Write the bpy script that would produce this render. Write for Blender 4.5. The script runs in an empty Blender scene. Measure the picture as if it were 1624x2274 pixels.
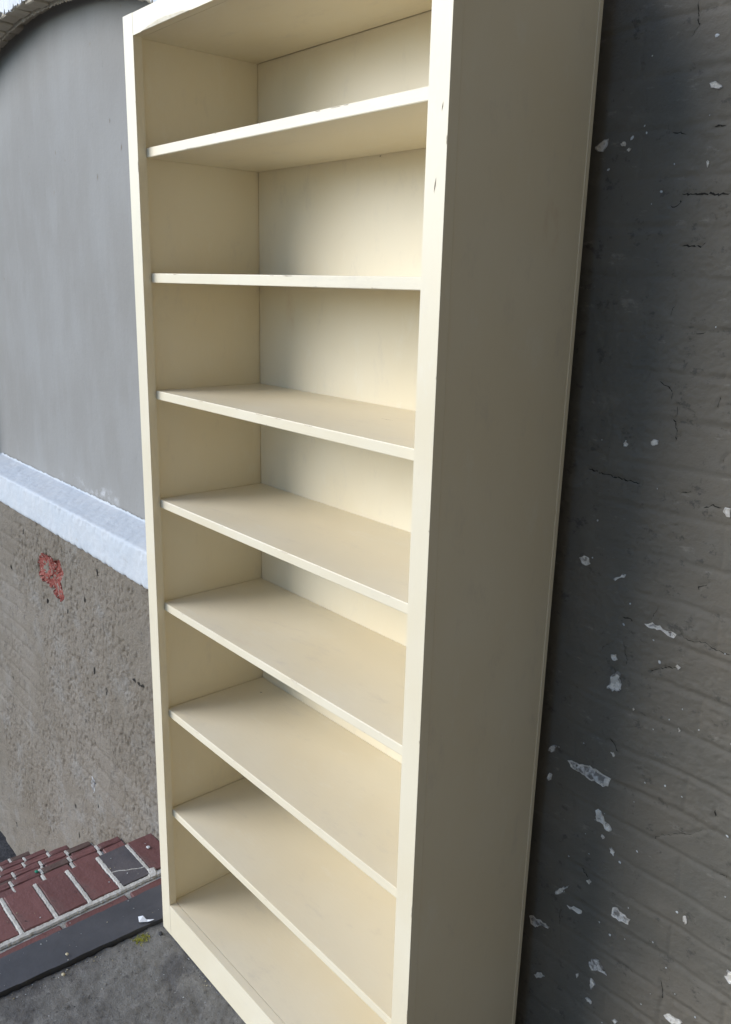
import bpy, bmesh, math, random
import numpy as np
from mathutils import Matrix, Vector

scene = bpy.context.scene
col = scene.collection
rnd = random.Random(7)

# ------------------------------------------------------------ camera
cam_d = bpy.data.cameras.new('camera')
cam_d.sensor_fit = 'VERTICAL'; cam_d.sensor_height = 24.0
cam_d.lens = 24.0 * 1873.7 / 2274.0
cam_d.clip_start = 0.02; cam_d.clip_end = 3000
cam = bpy.data.objects.new('camera', cam_d); col.objects.link(cam)
yaw, pitch, roll = -0.8521, -0.2618, 0.0252
fw = Vector((math.sin(yaw)*math.cos(pitch), math.cos(yaw)*math.cos(pitch), math.sin(pitch)))
rt = Vector((math.cos(yaw), -math.sin(yaw), 0)); up = rt.cross(fw)
r2 = rt*math.cos(roll) + up*math.sin(roll); u2 = up*math.cos(roll) - rt*math.sin(roll)
cam.matrix_world = Matrix(((r2.x, u2.x, -fw.x, 1.7216), (r2.y, u2.y, -fw.y, -0.8397), (r2.z, u2.z, -fw.z, 1.6318), (0, 0, 0, 1)))
scene.camera = cam

# ------------------------------------------------------------ sky, sun, exposure
SUN_AZ, SUN_EL = math.radians(40), math.radians(23)      # to the left of the wall's normal, above the horizon
to_sun = Vector((-math.sin(SUN_AZ)*math.cos(SUN_EL), -math.cos(SUN_AZ)*math.cos(SUN_EL), math.sin(SUN_EL)))
world = bpy.data.worlds.new('World'); scene.world = world; world.use_nodes = True
wn = world.node_tree
sky = wn.nodes.new('ShaderNodeTexSky'); sky.sky_type = 'NISHITA'; sky.sun_disc = False
sky.sun_elevation = SUN_EL; sky.sun_rotation = math.atan2(to_sun.x, to_sun.y)
sky.air_density = 1.0; sky.dust_density = 0.0; sky.ozone_density = 5.0
bgn = wn.nodes['Background']; bgn.inputs['Strength'].default_value = 0.15
wn.links.new(sky.outputs[0], bgn.inputs['Color'])
sun_d = bpy.data.lights.new('sun', 'SUN'); sun_d.energy = 2.4; sun_d.angle = math.radians(42); sun_d.color = (1.0, 0.95, 0.88)
sun = bpy.data.objects.new('sun', sun_d); col.objects.link(sun)
sun.rotation_euler = (-to_sun).to_track_quat('-Z', 'Y').to_euler(); sun.location = to_sun*6
scene.view_settings.view_transform = 'Standard'; scene.view_settings.look = 'None'
scene.view_settings.gamma = 1.0; scene.view_settings.exposure = 0.66
scene.render.engine = 'CYCLES'
scene.cycles.use_denoising = True
scene.cycles.max_bounces = 8; scene.cycles.diffuse_bounces = 5

# outlines in metres (x along the wall, z up)
CHIPS= [[[0.883,1.847],[0.89,1.853],[0.899,1.857],[0.907,1.857],[0.904,1.846],[0.899,1.839],[0.889,1.841]],[[0.929,1.848],[0.933,1.851],[0.938,1.85],[0.937,1.845],[0.932,1.844]],[[0.94,1.838],[0.944,1.841],[0.948,1.84],[0.944,1.836]],[[1.063,1.912],[1.068,1.915],[1.076,1.911],[1.081,1.905],[1.073,1.903],[1.065,1.907]],[[1.071,1.812],[1.073,1.813],[1.075,1.809],[1.074,1.804],[1.072,1.806]],[[0.989,1.399],[0.992,1.403],[0.996,1.399],[0.994,1.395],[0.99,1.395]],[[1.035,1.409],[1.041,1.413],[1.049,1.412],[1.048,1.407],[1.042,1.403],[1.036,1.404]],[[0.926,1.192],[0.934,1.197],[0.946,1.195],[0.948,1.184],[0.938,1.179],[0.93,1.183]],[[1.165,1.323],[1.167,1.332],[1.174,1.332],[1.176,1.318],[1.171,1.319]],[[0.996,1.172],[1.003,1.177],[1.011,1.185],[1.017,1.186],[1.016,1.181],[1.007,1.176],[1.0,1.17]],[[1.061,1.114],[1.073,1.119],[1.088,1.118],[1.096,1.114],[1.107,1.116],[1.117,1.113],[1.113,1.109],[1.099,1.109],[1.089,1.113],[1.072,1.111]],[[1.007,1.04],[1.016,1.044],[1.02,1.035],[1.014,1.031],[1.007,1.035]],[[1.014,1.006],[1.022,1.015],[1.029,1.012],[1.027,1.004],[1.034,0.994],[1.033,0.982],[1.018,0.978],[1.007,0.977],[1.01,0.992]],[[1.122,1.061],[1.125,1.066],[1.13,1.063],[1.127,1.057]],[[0.944,0.807],[0.955,0.812],[0.967,0.81],[0.984,0.818],[1.004,0.818],[1.018,0.816],[1.029,0.814],[1.028,0.8],[1.02,0.794],[1.003,0.795],[0.989,0.794],[0.98,0.798],[0.965,0.797],[0.95,0.8]],[[0.896,0.81],[0.902,0.823],[0.915,0.823],[0.912,0.813],[0.904,0.805]],[[0.9,0.75],[0.905,0.763],[0.913,0.764],[0.909,0.752],[0.904,0.745]],[[1.026,0.864],[1.031,0.866],[1.036,0.863],[1.032,0.858]],[[1.138,0.958],[1.14,0.961],[1.143,0.956],[1.14,0.952]],[[1.058,0.961],[1.06,0.963],[1.062,0.961],[1.06,0.958]],[[1.007,0.738],[1.013,0.743],[1.022,0.739],[1.03,0.728],[1.041,0.725],[1.043,0.715],[1.036,0.711],[1.028,0.719],[1.015,0.722]],[[1.043,0.68],[1.047,0.684],[1.054,0.679],[1.052,0.67],[1.045,0.673]],[[1.024,0.695],[1.027,0.699],[1.031,0.696],[1.028,0.69]],[[1.059,0.55],[1.062,0.569],[1.072,0.573],[1.082,0.568],[1.097,0.566],[1.093,0.554],[1.078,0.551]],[[0.94,0.521],[0.958,0.546],[0.969,0.555],[0.962,0.541],[0.947,0.521]],[[0.969,0.511],[0.978,0.514],[0.991,0.52],[1.002,0.52],[0.999,0.513],[0.982,0.509]],[[0.885,0.434],[0.897,0.438],[0.912,0.439],[0.934,0.44],[0.931,0.432],[0.913,0.428],[0.903,0.416],[0.89,0.419]],[[1.027,0.425],[1.04,0.442],[1.048,0.442],[1.055,0.434],[1.064,0.425],[1.052,0.421],[1.036,0.413],[1.029,0.416]],[[0.911,0.31],[0.92,0.322],[0.936,0.323],[0.928,0.312],[0.916,0.304]],[[1.003,0.38],[1.007,0.384],[1.009,0.378],[1.005,0.373]],[[1.033,0.388],[1.038,0.396],[1.044,0.385],[1.039,0.372],[1.034,0.377]],[[1.029,0.344],[1.033,0.349],[1.043,0.345],[1.041,0.339],[1.034,0.341]],[[1.182,0.425],[1.19,0.433],[1.212,0.436],[1.215,0.434],[1.197,0.42]],[[1.268,0.571],[1.271,0.585],[1.279,0.587],[1.282,0.566],[1.275,0.565]],[[1.19,0.635],[1.193,0.638],[1.198,0.627],[1.195,0.622],[1.192,0.627]],[[1.004,0.588],[1.01,0.594],[1.014,0.591],[1.01,0.584]],[[1.087,0.338],[1.091,0.345],[1.099,0.344],[1.094,0.336]]]
CRACKS= [[[1.03,2.021],[1.031,2.005],[1.035,1.989],[1.025,1.977]],[[1.112,1.767],[1.096,1.767],[1.078,1.769],[1.038,1.771]],[[1.039,1.767],[1.037,1.759],[1.029,1.753],[1.022,1.756]],[[1.085,1.703],[1.077,1.698],[1.062,1.699],[1.048,1.699]],[[1.036,1.852],[1.012,1.856]],[[1.076,1.855],[1.093,1.856]],[[1.049,1.617],[1.045,1.607],[1.044,1.599]],[[1.02,1.516],[1.017,1.505],[1.013,1.498]],[[1.039,1.501],[1.052,1.497],[1.063,1.487],[1.061,1.477]],[[1.071,1.469],[1.074,1.461],[1.069,1.448],[1.076,1.43],[1.075,1.414]],[[0.926,1.347],[0.958,1.343],[1.024,1.34]],[[1.1,1.579],[1.093,1.576],[1.087,1.576]],[[1.138,1.521],[1.133,1.515]],[[1.136,1.489],[1.134,1.473]],[[1.112,1.343],[1.094,1.339]],[[1.132,1.325],[1.146,1.33],[1.161,1.329]],[[1.16,1.41],[1.154,1.403],[1.153,1.395]],[[1.08,1.149],[1.075,1.135],[1.068,1.119]],[[1.021,1.112],[1.036,1.114],[1.037,1.109]],[[1.0,1.057],[0.989,1.048],[0.986,1.034]],[[1.026,1.071],[1.033,1.046],[1.037,1.041],[1.034,1.029]],[[1.022,0.888],[1.031,0.879],[1.04,0.87]],[[1.142,1.197],[1.144,1.202],[1.156,1.21]],[[1.124,1.114],[1.14,1.111],[1.162,1.116],[1.178,1.11],[1.205,1.111]],[[1.079,1.034],[1.099,1.049],[1.122,1.059]],[[1.015,1.017],[1.017,1.01]],[[1.216,0.852],[1.217,0.838]],[[1.12,0.742],[1.132,0.757],[1.179,0.786],[1.2,0.804]],[[1.167,0.487],[1.172,0.469],[1.174,0.448]],[[0.955,0.495],[0.955,0.458]],[[1.229,0.74],[1.246,0.745],[1.249,0.741]],[[0.992,0.608],[1.007,0.595]]]
RED= [[-1.158,0.678],[-1.117,0.707],[-1.07,0.713],[-1.003,0.708],[-0.963,0.722],[-0.948,0.699],[-0.939,0.675],[-0.968,0.644],[-0.958,0.615],[-0.95,0.583],[-0.986,0.568],[-1.035,0.589],[-1.082,0.603],[-1.133,0.6],[-1.161,0.613],[-1.17,0.647]]
LHOLES= [[-0.426,0.492],[-0.394,0.493],[-0.37,0.494],[-0.969,-0.221],[-0.762,-0.111],[-0.724,0.412],[-1.558,0.067],[-0.957,-0.334],[-0.635,0.372],[-1.3,0.741],[-0.663,0.76],[-1.105,0.535],[-1.464,0.559],[-1.7,-0.698],[-0.776,0.64],[-0.913,0.555]]
PNICK= [[[-0.717,2.259],[-0.721,2.247]],[[-0.616,2.054],[-0.616,2.04]],[[-0.55,1.984],[-0.556,1.963]],[[-0.713,1.922],[-0.715,1.9]],[[-1.037,1.898],[-1.042,1.879]],[[-1.227,1.962],[-1.235,1.953]],[[-0.939,1.978],[-0.939,1.97]],[[-1.007,2.01],[-1.007,1.994]],[[-0.52,2.309],[-0.522,2.3]],[[-1.567,1.632],[-1.556,1.618]],[[-1.097,1.857],[-1.063,1.858]]]

# ------------------------------------------------------------ helpers
def tag(o, label=None, cat=None, group=None, kind=None):
    if label: o['label'] = label
    if cat: o['category'] = cat
    if group: o['group'] = group
    if kind: o['kind'] = kind
    return o

def empty(name, loc=(0, 0, 0)):
    o = bpy.data.objects.new(name, None); o.location = loc; o.empty_display_size = 0.1
    col.objects.link(o); return o

def link(name, me, mat, parent=None):
    o = bpy.data.objects.new(name, me)
    if mat is not None and not me.materials:
        for m in (mat if isinstance(mat, (list, tuple)) else [mat]): me.materials.append(m)
    col.objects.link(o)
    if parent is not None:
        o.parent = parent
        o.matrix_parent_inverse = Matrix.Translation(-Vector(parent.location)) if parent.type == 'EMPTY' else Matrix()
    return o

def from_pydata(name, v, f, mat, parent=None, smooth=False):
    me = bpy.data.meshes.new(name); me.from_pydata(v, [], f); me.update()
    if smooth:
        me.polygons.foreach_set('use_smooth', [True]*len(me.polygons))
    return link(name, me, mat, parent)

def box(name, lo, hi, mat, parent=None, bevel=0.0015, seg=2, wob=0.0, cuts=0):
    bm = bmesh.new()
    bmesh.ops.create_cube(bm, size=1.0)
    s = [hi[i]-lo[i] for i in range(3)]; c = [(hi[i]+lo[i])/2 for i in range(3)]
    for v in bm.verts: v.co = Vector((v.co.x*s[0]+c[0], v.co.y*s[1]+c[1], v.co.z*s[2]+c[2]))
    if bevel: bmesh.ops.bevel(bm, geom=bm.edges[:], offset=bevel, segments=seg, affect='EDGES', profile=0.6)
    if wob:
        for v in bm.verts: v.co += Vector((rnd.uniform(-wob, wob), rnd.uniform(-wob, wob), rnd.uniform(-wob, wob)))
    me = bpy.data.meshes.new(name); bm.to_mesh(me); bm.free()
    return link(name, me, mat, parent)

def hash2(ix, iy, seed):
    n = (ix.astype(np.int64)*374761393 + iy.astype(np.int64)*668265263 + seed*974711) & 0x7fffffff
    n = ((n ^ (n >> 13))*1274126177) & 0x7fffffff
    return ((n ^ (n >> 16)) & 0xffff)/65535.0*2-1

def vnoise(x, y, seed=0):
    ix, iy = np.floor(x), np.floor(y); fx, fy = x-ix, y-iy
    fx = fx*fx*fx*(fx*(fx*6-15)+10); fy = fy*fy*fy*(fy*(fy*6-15)+10)
    a, b = hash2(ix, iy, seed), hash2(ix+1, iy, seed); c, d = hash2(ix, iy+1, seed), hash2(ix+1, iy+1, seed)
    return (a*(1-fx)+b*fx)*(1-fy) + (c*(1-fx)+d*fx)*fy

def fbm(x, y, f, octv=4, seed=0, gain=0.5):
    o = np.zeros_like(x, dtype=float); a = 1.0
    for k in range(octv):
        o += a*vnoise(x*f+k*17.3, y*f-k*9.1, seed+k*31); f *= 2.03; a *= gain
    return o

def sstep(a, b, x):
    t = np.clip((x-a)/(b-a), 0, 1); return t*t*(3-2*t)

def grid(name, us, vs, fn, mat, parent=None, smooth=True, mask=None, flip=False):
    """fn(U, V) -> X, Y, Z arrays; one quad sheet."""
    U, V = np.meshgrid(np.asarray(us, float), np.asarray(vs, float))
    X, Y, Z = fn(U, V)
    n, m = U.shape
    co = np.stack([X, Y, Z], -1).reshape(-1, 3)
    idx = np.arange(n*m).reshape(n, m)
    q = np.stack([idx[:-1, :-1], idx[:-1, 1:], idx[1:, 1:], idx[1:, :-1]], -1).reshape(-1, 4)
    if flip: q = q[:, ::-1]
    if mask is not None:
        k = mask(co[q].mean(1)); q = q[k]
    me = bpy.data.meshes.new(name)
    me.vertices.add(len(co)); me.vertices.foreach_set('co', co.ravel())
    me.loops.add(len(q)*4); me.loops.foreach_set('vertex_index', q.ravel().astype(np.int32))
    me.polygons.add(len(q)); me.polygons.foreach_set('loop_start', np.arange(0, len(q)*4, 4, dtype=np.int32))
    me.update(calc_edges=True)
    me.polygons.foreach_set('use_smooth', np.full(len(q), smooth))
    me.validate()
    return link(name, me, mat, parent)

def spaced(segs):
    out = []
    for a, b, d in segs:
        out += list(np.linspace(a, b, max(2, int(round((b-a)/d))+1)))
    return sorted(set(round(x, 5) for x in out))

# ------------------------------------------------------------ materials
class NT:
    def __init__(s, name):
        s.m = bpy.data.materials.new(name); s.m.use_nodes = True; s.t = s.m.node_tree
        s.b = s.t.nodes['Principled BSDF']; s.c = s.t.nodes.new('ShaderNodeTexCoord')
        s.co = s.c.outputs['Object']
    def n(s, typ, **kw):
        x = s.t.nodes.new(typ)
        for k, v in kw.items(): setattr(x, k, v)
        return x
    def set(s, sock, v):
        if hasattr(v, 'is_output') or isinstance(v, bpy.types.NodeSocket): s.t.links.new(v, sock)
        else: sock.default_value = v
    def map(s, scale=(1, 1, 1), loc=(0, 0, 0)):
        m = s.n('ShaderNodeMapping'); m.inputs['Scale'].default_value = scale; m.inputs['Location'].default_value = loc
        s.t.links.new(s.co, m.inputs[0]); return m.outputs[0]
    def noise(s, scale, detail=4, rough=0.55, vec=None, dist=0.0):
        x = s.n('ShaderNodeTexNoise'); x.inputs['Scale'].default_value = scale; x.inputs['Detail'].default_value = detail
        x.inputs['Roughness'].default_value = rough; x.inputs['Distortion'].default_value = dist
        s.t.links.new(vec or s.co, x.inputs['Vector']); return x.outputs[0]
    def vor(s, scale, vec=None, feature='F1', rnd_=1.0):
        x = s.n('ShaderNodeTexVoronoi', feature=feature); x.inputs['Scale'].default_value = scale; x.inputs['Randomness'].default_value = rnd_
        s.t.links.new(vec or s.co, x.inputs['Vector']); return x
    def ramp(s, f, a, b, lo=0.0, hi=1.0):
        x = s.n('ShaderNodeMapRange', interpolation_type='SMOOTHSTEP'); s.set(x.inputs[0], f)
        x.inputs[1].default_value = a; x.inputs[2].default_value = b; x.inputs[3].default_value = lo; x.inputs[4].default_value = hi
        return x.outputs[0]
    def mix(s, f, a, b, mode='MIX'):
        x = s.n('ShaderNodeMix', data_type='RGBA', blend_type=mode)
        s.set(x.inputs[0], f)
        for sock, v in ((x.inputs[6], a), (x.inputs[7], b)):
            s.set(sock, (*v, 1.0) if isinstance(v, (tuple, list)) else v)
        return x.outputs[2]
    def math(s, op, a, b=0.0):
        x = s.n('ShaderNodeMath', operation=op); s.set(x.inputs[0], a); s.set(x.inputs[1], b); return x.outputs[0]
    def rand(s): return s.n('ShaderNodeObjectInfo').outputs['Random']
    def out(s, colour, rough=0.6, spec=0.5, bumps=()):
        s.set(s.b.inputs['Base Color'], (*colour, 1.0) if isinstance(colour, tuple) else colour)
        s.set(s.b.inputs['Roughness'], rough); s.b.inputs['Specular IOR Level'].default_value = spec
        prev = None
        for h, dist, st in bumps:
            b = s.n('ShaderNodeBump'); b.inputs['Strength'].default_value = st; b.inputs['Distance'].default_value = dist
            s.set(b.inputs['Height'], h)
            if prev: s.t.links.new(prev, b.inputs['Normal'])
            prev = b.outputs[0]
        if prev: s.t.links.new(prev, s.b.inputs['Normal'])
        return s.m

def mat_cream(name, grain):
    """cream oil paint over wood; grain gives the stretch of the faint wood figure"""
    k = NT(name)
    fine = k.noise(18, 3, 0.6, k.map(tuple(2+q*0.6 for q in grain)))
    blot = k.noise(3.2, 3, 0.55)
    base = k.mix(k.ramp(blot, 0.3, 0.7), (0.785, 0.696, 0.512), (0.803, 0.73, 0.565))
    scuff = k.noise(11, 5, 0.72, k.map(tuple(0.6+0.1*q for q in grain), (3, 1, 2)))
    kn = k.vor(2.6, k.map(tuple(0.55+0.12*q for q in grain), (1.7, 0.4, 2.2)))
    ring = k.math('MULTIPLY', k.ramp(kn.outputs['Distance'], 0.025, 0.05), k.ramp(kn.outputs['Distance'], 0.11, 0.06))
    base = k.mix(k.math('MULTIPLY', ring, k.ramp(scuff, 0.42, 0.62, 0.0, 0.35)), base, (0.66, 0.50, 0.34))
    base = k.mix(k.ramp(scuff, 0.54, 0.76, 0, 0.42), base, (0.63, 0.565, 0.465))
    base = k.mix(k.ramp(scuff, 0.44, 0.28, 0, 0.4), base, (0.83, 0.775, 0.64))
    rgh = k.ramp(blot, 0.3, 0.7, 0.36, 0.48)
    return k.out(base, rgh, 0.5, ((fine, 0.0012, 0.16),))

M = {}
M['cream_x'] = mat_cream('cream_paint_along', (0.7, 9, 9))
M['cream_z'] = mat_cream('cream_paint_upright', (9, 9, 0.7))

def mat_wall_dark():
    k = NT('dark_olive_masonry_paint')
    big = k.noise(3.0, 4, 0.55); mid = k.noise(11, 3, 0.6, k.map((1, 1, 1.6)))
    c = k.mix(k.ramp(big, 0.35, 0.65), (0.138, 0.129, 0.108), (0.176, 0.155, 0.123))
    c = k.mix(k.ramp(mid, 0.5, 0.72, 0, 0.6), c, (0.19, 0.174, 0.146))
    wear = k.ramp(k.noise(34, 5, 0.75, k.map((0.5, 1, 1.3))), 0.60, 0.72)
    c = k.mix(k.math('MULTIPLY', wear, 0.45), c, (0.32, 0.295, 0.25))
    dirt = k.ramp(k.noise(42, 5, 0.75, k.map((0.8, 1, 1), (5, 2, 1))), 0.58, 0.68)
    c = k.mix(k.math('MULTIPLY', dirt, 0.6), c, (0.06, 0.057, 0.05))
    return k.out(c, k.ramp(mid, 0.3, 0.7, 0.58, 0.78), 0.4, ((k.noise(150, 5, 0.75), 0.004, 0.5),))
M['wall_dark'] = mat_wall_dark()

def mat_stucco():
    k = NT('rough_tan_stucco')
    big = k.noise(2.6, 4, 0.55); mid = k.noise(9, 6, 0.65)
    c = k.mix(k.ramp(big, 0.35, 0.65), (0.225, 0.194, 0.154), (0.262, 0.23, 0.19))
    c = k.mix(k.ramp(mid, 0.48, 0.72, 0, 0.6), c, (0.31, 0.295, 0.27))
    drk = k.ramp(k.noise(48, 6, 0.8, k.map((1.0, 1, 0.6))), 0.55, 0.66)
    c = k.mix(k.math('MULTIPLY', drk, 0.6), c, (0.09, 0.082, 0.072))
    lt = k.ramp(k.noise(62, 6, 0.7), 0.66, 0.75)
    c = k.mix(k.math('MULTIPLY', lt, 0.45), c, (0.46, 0.445, 0.42))
    return k.out(c, 0.85, 0.25, ((k.noise(110, 5, 0.75), 0.012, 0.7),))
M['stucco'] = mat_stucco()

def mat_plaster():
    k = NT('grey_smooth_render')
    st = k.noise(5.5, 6, 0.62, k.map((1.5, 1, 0.6))); big = k.noise(1.7, 3, 0.5)
    c = k.mix(k.ramp(big, 0.35, 0.65), (0.262, 0.253, 0.236), (0.292, 0.286, 0.272))
    c = k.mix(k.ramp(st, 0.42, 0.66, 0, 0.45), c, (0.315, 0.312, 0.302))
    dk = k.ramp(k.noise(40, 6, 0.75, k.map((1.6, 1, 0.7))), 0.60, 0.72)
    c = k.mix(k.math('MULTIPLY', dk, 0.4), c, (0.17, 0.165, 0.155))
    sx = k.n('ShaderNodeSeparateXYZ'); k.t.links.new(k.co, sx.inputs[0])
    near = k.math('MULTIPLY', k.ramp(k.math('ABSOLUTE', k.math('SUBTRACT', sx.outputs[2], 0.968)), 0.0, 0.036, 1, 0), k.ramp(k.math('ABSOLUTE', k.math('ADD', sx.outputs[0], 0.90)), 0.12, 0.30, 1, 0))
    salt = k.math('MULTIPLY', near, k.ramp(k.noise(14, 6, 0.75), 0.52, 0.72))
    c = k.mix(k.math('MULTIPLY', salt, 0.75), c, (0.58, 0.58, 0.60))
    return k.out(c, 0.75, 0.3, ((k.noise(85, 6, 0.6), 0.0025, 0.3), (k.noise(16, 4, 0.5, k.map((2, 1, .6))), 0.006, 0.2)))
M['plaster'] = mat_plaster()

def mat_sill():
    k = NT('pale_blue_white_masonry_paint')
    c = k.mix(k.ramp(k.noise(7, 5, 0.6), 0.35, 0.65), (0.53, 0.57, 0.61), (0.58, 0.605, 0.63))
    rub = k.ramp(k.noise(28, 6, 0.75), 0.58, 0.70)
    c = k.mix(k.math('MULTIPLY', rub, 0.4), c, (0.36, 0.37, 0.38))
    och = k.ramp(k.noise(11, 6, 0.7, k.map((1, 1, 1), (2, 7, 4))), 0.69, 0.74)
    c = k.mix(k.math('MULTIPLY', och, 0.6), c, (0.48, 0.40, 0.27))
    return k.out(c, 0.8, 0.3, ((k.noise(160, 4, 0.7), 0.003, 0.4),))
M['sill'] = mat_sill()

def mat_simple(name, a, b, scale=12, rough=0.8, bump=0.3, bscale=90, spec=0.3, bdist=0.003):
    k = NT(name)
    c = k.mix(k.ramp(k.noise(scale, 5, 0.6), 0.35, 0.65), a, b)
    return k.out(c, rough, spec, ((k.noise(bscale, 6, 0.65), bdist, bump),))
M['white_face'] = mat_simple('white_masonry_paint', (0.70, 0.73, 0.77), (0.78, 0.80, 0.82))
M['arch_brick'] = mat_simple('taupe_painted_brick', (0.40, 0.35, 0.27), (0.48, 0.43, 0.34), 15, 0.8, 0.5)
M['mortar_arch'] = mat_simple('taupe_painted_mortar', (0.46, 0.41, 0.33), (0.55, 0.50, 0.41), 30, 0.9, 0.6)
M['chip_white'] = mat_simple('bared_white_plaster', (0.52, 0.54, 0.55), (0.68, 0.69, 0.69), 60, 0.9, 0.6, 200)
M['chip_grey'] = mat_simple('bared_grey_plaster', (0.24, 0.235, 0.225), (0.42, 0.40, 0.38), 70, 0.9, 0.7, 200)
def mat_chip(name, a, b, c3):
    k = NT(name)
    c = k.mix(k.ramp(k.noise(75, 5, 0.65), 0.42, 0.58), a, b)
    c = k.mix(k.ramp(k.noise(120, 4, 0.6, k.map((1, 1, 1), (2, 3, 1))), 0.60, 0.66), c, c3)
    return k.out(c, 0.9, 0.25, ((k.noise(180, 5, 0.7), 0.004, 0.7),))
M['chip_mix'] = mat_chip('bared_patchy_plaster', (0.26, 0.245, 0.225), (0.72, 0.70, 0.67), (0.11, 0.095, 0.08))
M['chip_pale'] = mat_chip('bared_pale_plaster', (0.66, 0.62, 0.56), (0.88, 0.84, 0.77), (0.42, 0.39, 0.34))
M['chip_rb'] = mat_chip('bared_brick_and_plaster', (0.20, 0.045, 0.034), (0.31, 0.095, 0.075), (0.36, 0.30, 0.26))
M['chip_red'] = mat_simple('bared_red_brick', (0.36, 0.10, 0.07), (0.48, 0.17, 0.13), 40, 0.9, 0.7, 150)
M['hole'] = mat_simple('dark_crack_and_pit', (0.02, 0.018, 0.016), (0.04, 0.036, 0.03), 60, 0.95)  # flat near-black for the crack ribbons and pit patches
M['paper'] = mat_simple('white_paper', (0.75, 0.78, 0.84), (0.82, 0.84, 0.87), 40, 0.6, 0.2)
M['moss'] = mat_simple('yellow_green_moss', (0.42, 0.42, 0.04), (0.56, 0.55, 0.12), 90, 0.9)
M['tan_stone'] = mat_simple('tan_pebble', (0.50, 0.43, 0.27), (0.62, 0.56, 0.40), 60, 0.8)
M['dark_stone'] = mat_simple('dark_pebble', (0.03, 0.03, 0.033), (0.06, 0.06, 0.06), 60, 0.7)
M['green_bit'] = mat_simple('green_glass_bit', (0.02, 0.20, 0.12), (0.05, 0.30, 0.19), 60, 0.3)
M['primer'] = mat_simple('bared_wood_and_primer', (0.70, 0.62, 0.46), (0.80, 0.74, 0.60), 50, 0.7)
M['pencil'] = mat_simple('dark_scratch', (0.20, 0.15, 0.10), (0.28, 0.22, 0.15), 50, 0.8)

def mat_brick():
    k = NT('worn_purple_red_brick')
    r = k.rand()
    c = k.mix(k.ramp(r, 0.0, 1.0), (0.150, 0.062, 0.056), (0.205, 0.084, 0.074))
    c = k.mix(k.ramp(k.noise(9, 5, 0.6), 0.45, 0.7, 0, 0.8), c, (0.150, 0.092, 0.082))
    brn = k.ramp(r, 0.80, 0.82)
    c = k.mix(k.math('MULTIPLY', brn, 0.75), c, (0.085, 0.066, 0.050))
    dust = k.ramp(k.noise(38, 8, 0.74), 0.60, 0.74)
    c = k.mix(k.math('MULTIPLY', dust, 0.45), c, (0.30, 0.235, 0.215))
    dk = k.ramp(k.noise(55, 6, 0.7, k.map((1, 1, 1), (4, 4, 1))), 0.62, 0.70)
    c = k.mix(k.math('MULTIPLY', dk, 0.6), c, (0.03, 0.02, 0.02))
    return k.out(c, k.ramp(k.noise(12, 4), 0.3, 0.7, 0.50, 0.75), 0.45, ((k.noise(45, 8, 0.7), 0.006, 0.4), (k.noise(160, 4), 0.002, 0.3)))
M['brick'] = mat_brick()
M['brick_grey'] = mat_simple('blue_grey_brick', (0.080, 0.074, 0.080), (0.115, 0.102, 0.104), 9, 0.6, 0.4, 60, 0.4)
M['mortar'] = mat_simple('pale_mortar', (0.50, 0.485, 0.44), (0.63, 0.61, 0.56), 40, 0.95, 0.8, 150, 0.2, 0.005)

def mat_slate():
    k = NT('dark_slate_strip')
    c = k.mix(k.ramp(k.noise(6, 5, 0.6), 0.35, 0.65), (0.066, 0.067, 0.074), (0.088, 0.088, 0.096))
    d = k.ramp(k.noise(22, 7, 0.7), 0.60, 0.75)
    c = k.mix(k.math('MULTIPLY', d, 0.35), c, (0.14, 0.13, 0.13))
    sp = k.ramp(k.noise(140, 2), 0.76, 0.79)
    c = k.mix(k.math('MULTIPLY', sp, 0.6), c, (0.3, 0.29, 0.28))
    return k.out(c, k.ramp(d, 0, 1, 0.45, 0.7), 0.5, ((k.noise(40, 6), 0.003, 0.3),))
M['slate'] = mat_slate()

def mat_concrete():
    k = NT('grimy_old_concrete')
    big = k.noise(3.4, 5, 0.6)
    c = k.mix(k.ramp(big, 0.35, 0.65), (0.125, 0.121, 0.115), (0.21, 0.203, 0.186))
    c = k.mix(k.ramp(k.noise(30, 6, 0.75), 0.48, 0.66, 0, 0.6), c, (0.27, 0.258, 0.24))
    dk = k.ramp(k.noise(85, 5, 0.78, k.map((1, 1, 1), (1, 6, 3))), 0.54, 0.66)
    c = k.mix(k.math('MULTIPLY', dk, 0.7), c, (0.055, 0.053, 0.052))
    stain = k.ramp(k.noise(4.2, 3, 0.5, k.map((1, 1, 1), (8, 3, 3))), 0.60, 0.72)
    c = k.mix(k.math('MULTIPLY', stain, 0.6), c, (0.062, 0.062, 0.072))
    ag = k.vor(120); agc = k.ramp(ag.outputs['Distance'], 0.12, 0.30, 1, 0)
    sp = k.ramp(k.noise(95, 3, 0.6), 0.71, 0.75)
    c = k.mix(k.math('MULTIPLY', sp, 0.7), c, (0.42, 0.40, 0.37))
    c = k.mix(k.math('MULTIPLY', agc, 0.14), c, (0.25, 0.24, 0.22))
    return k.out(c, 0.85, 0.35, ((k.noise(130, 6, 0.8), 0.008, 0.75), (agc, 0.002, 0.35)))
M['concrete'] = mat_concrete()
M['asphalt'] = mat_simple('dark_asphalt', (0.035, 0.036, 0.04), (0.075, 0.075, 0.08), 50, 0.9, 0.9, 160, 0.3, 0.012)
M['building'] = mat_simple('tan_building_render', (0.30, 0.275, 0.235), (0.36, 0.33, 0.29), 2, 0.9, 0.3, 40)

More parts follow.
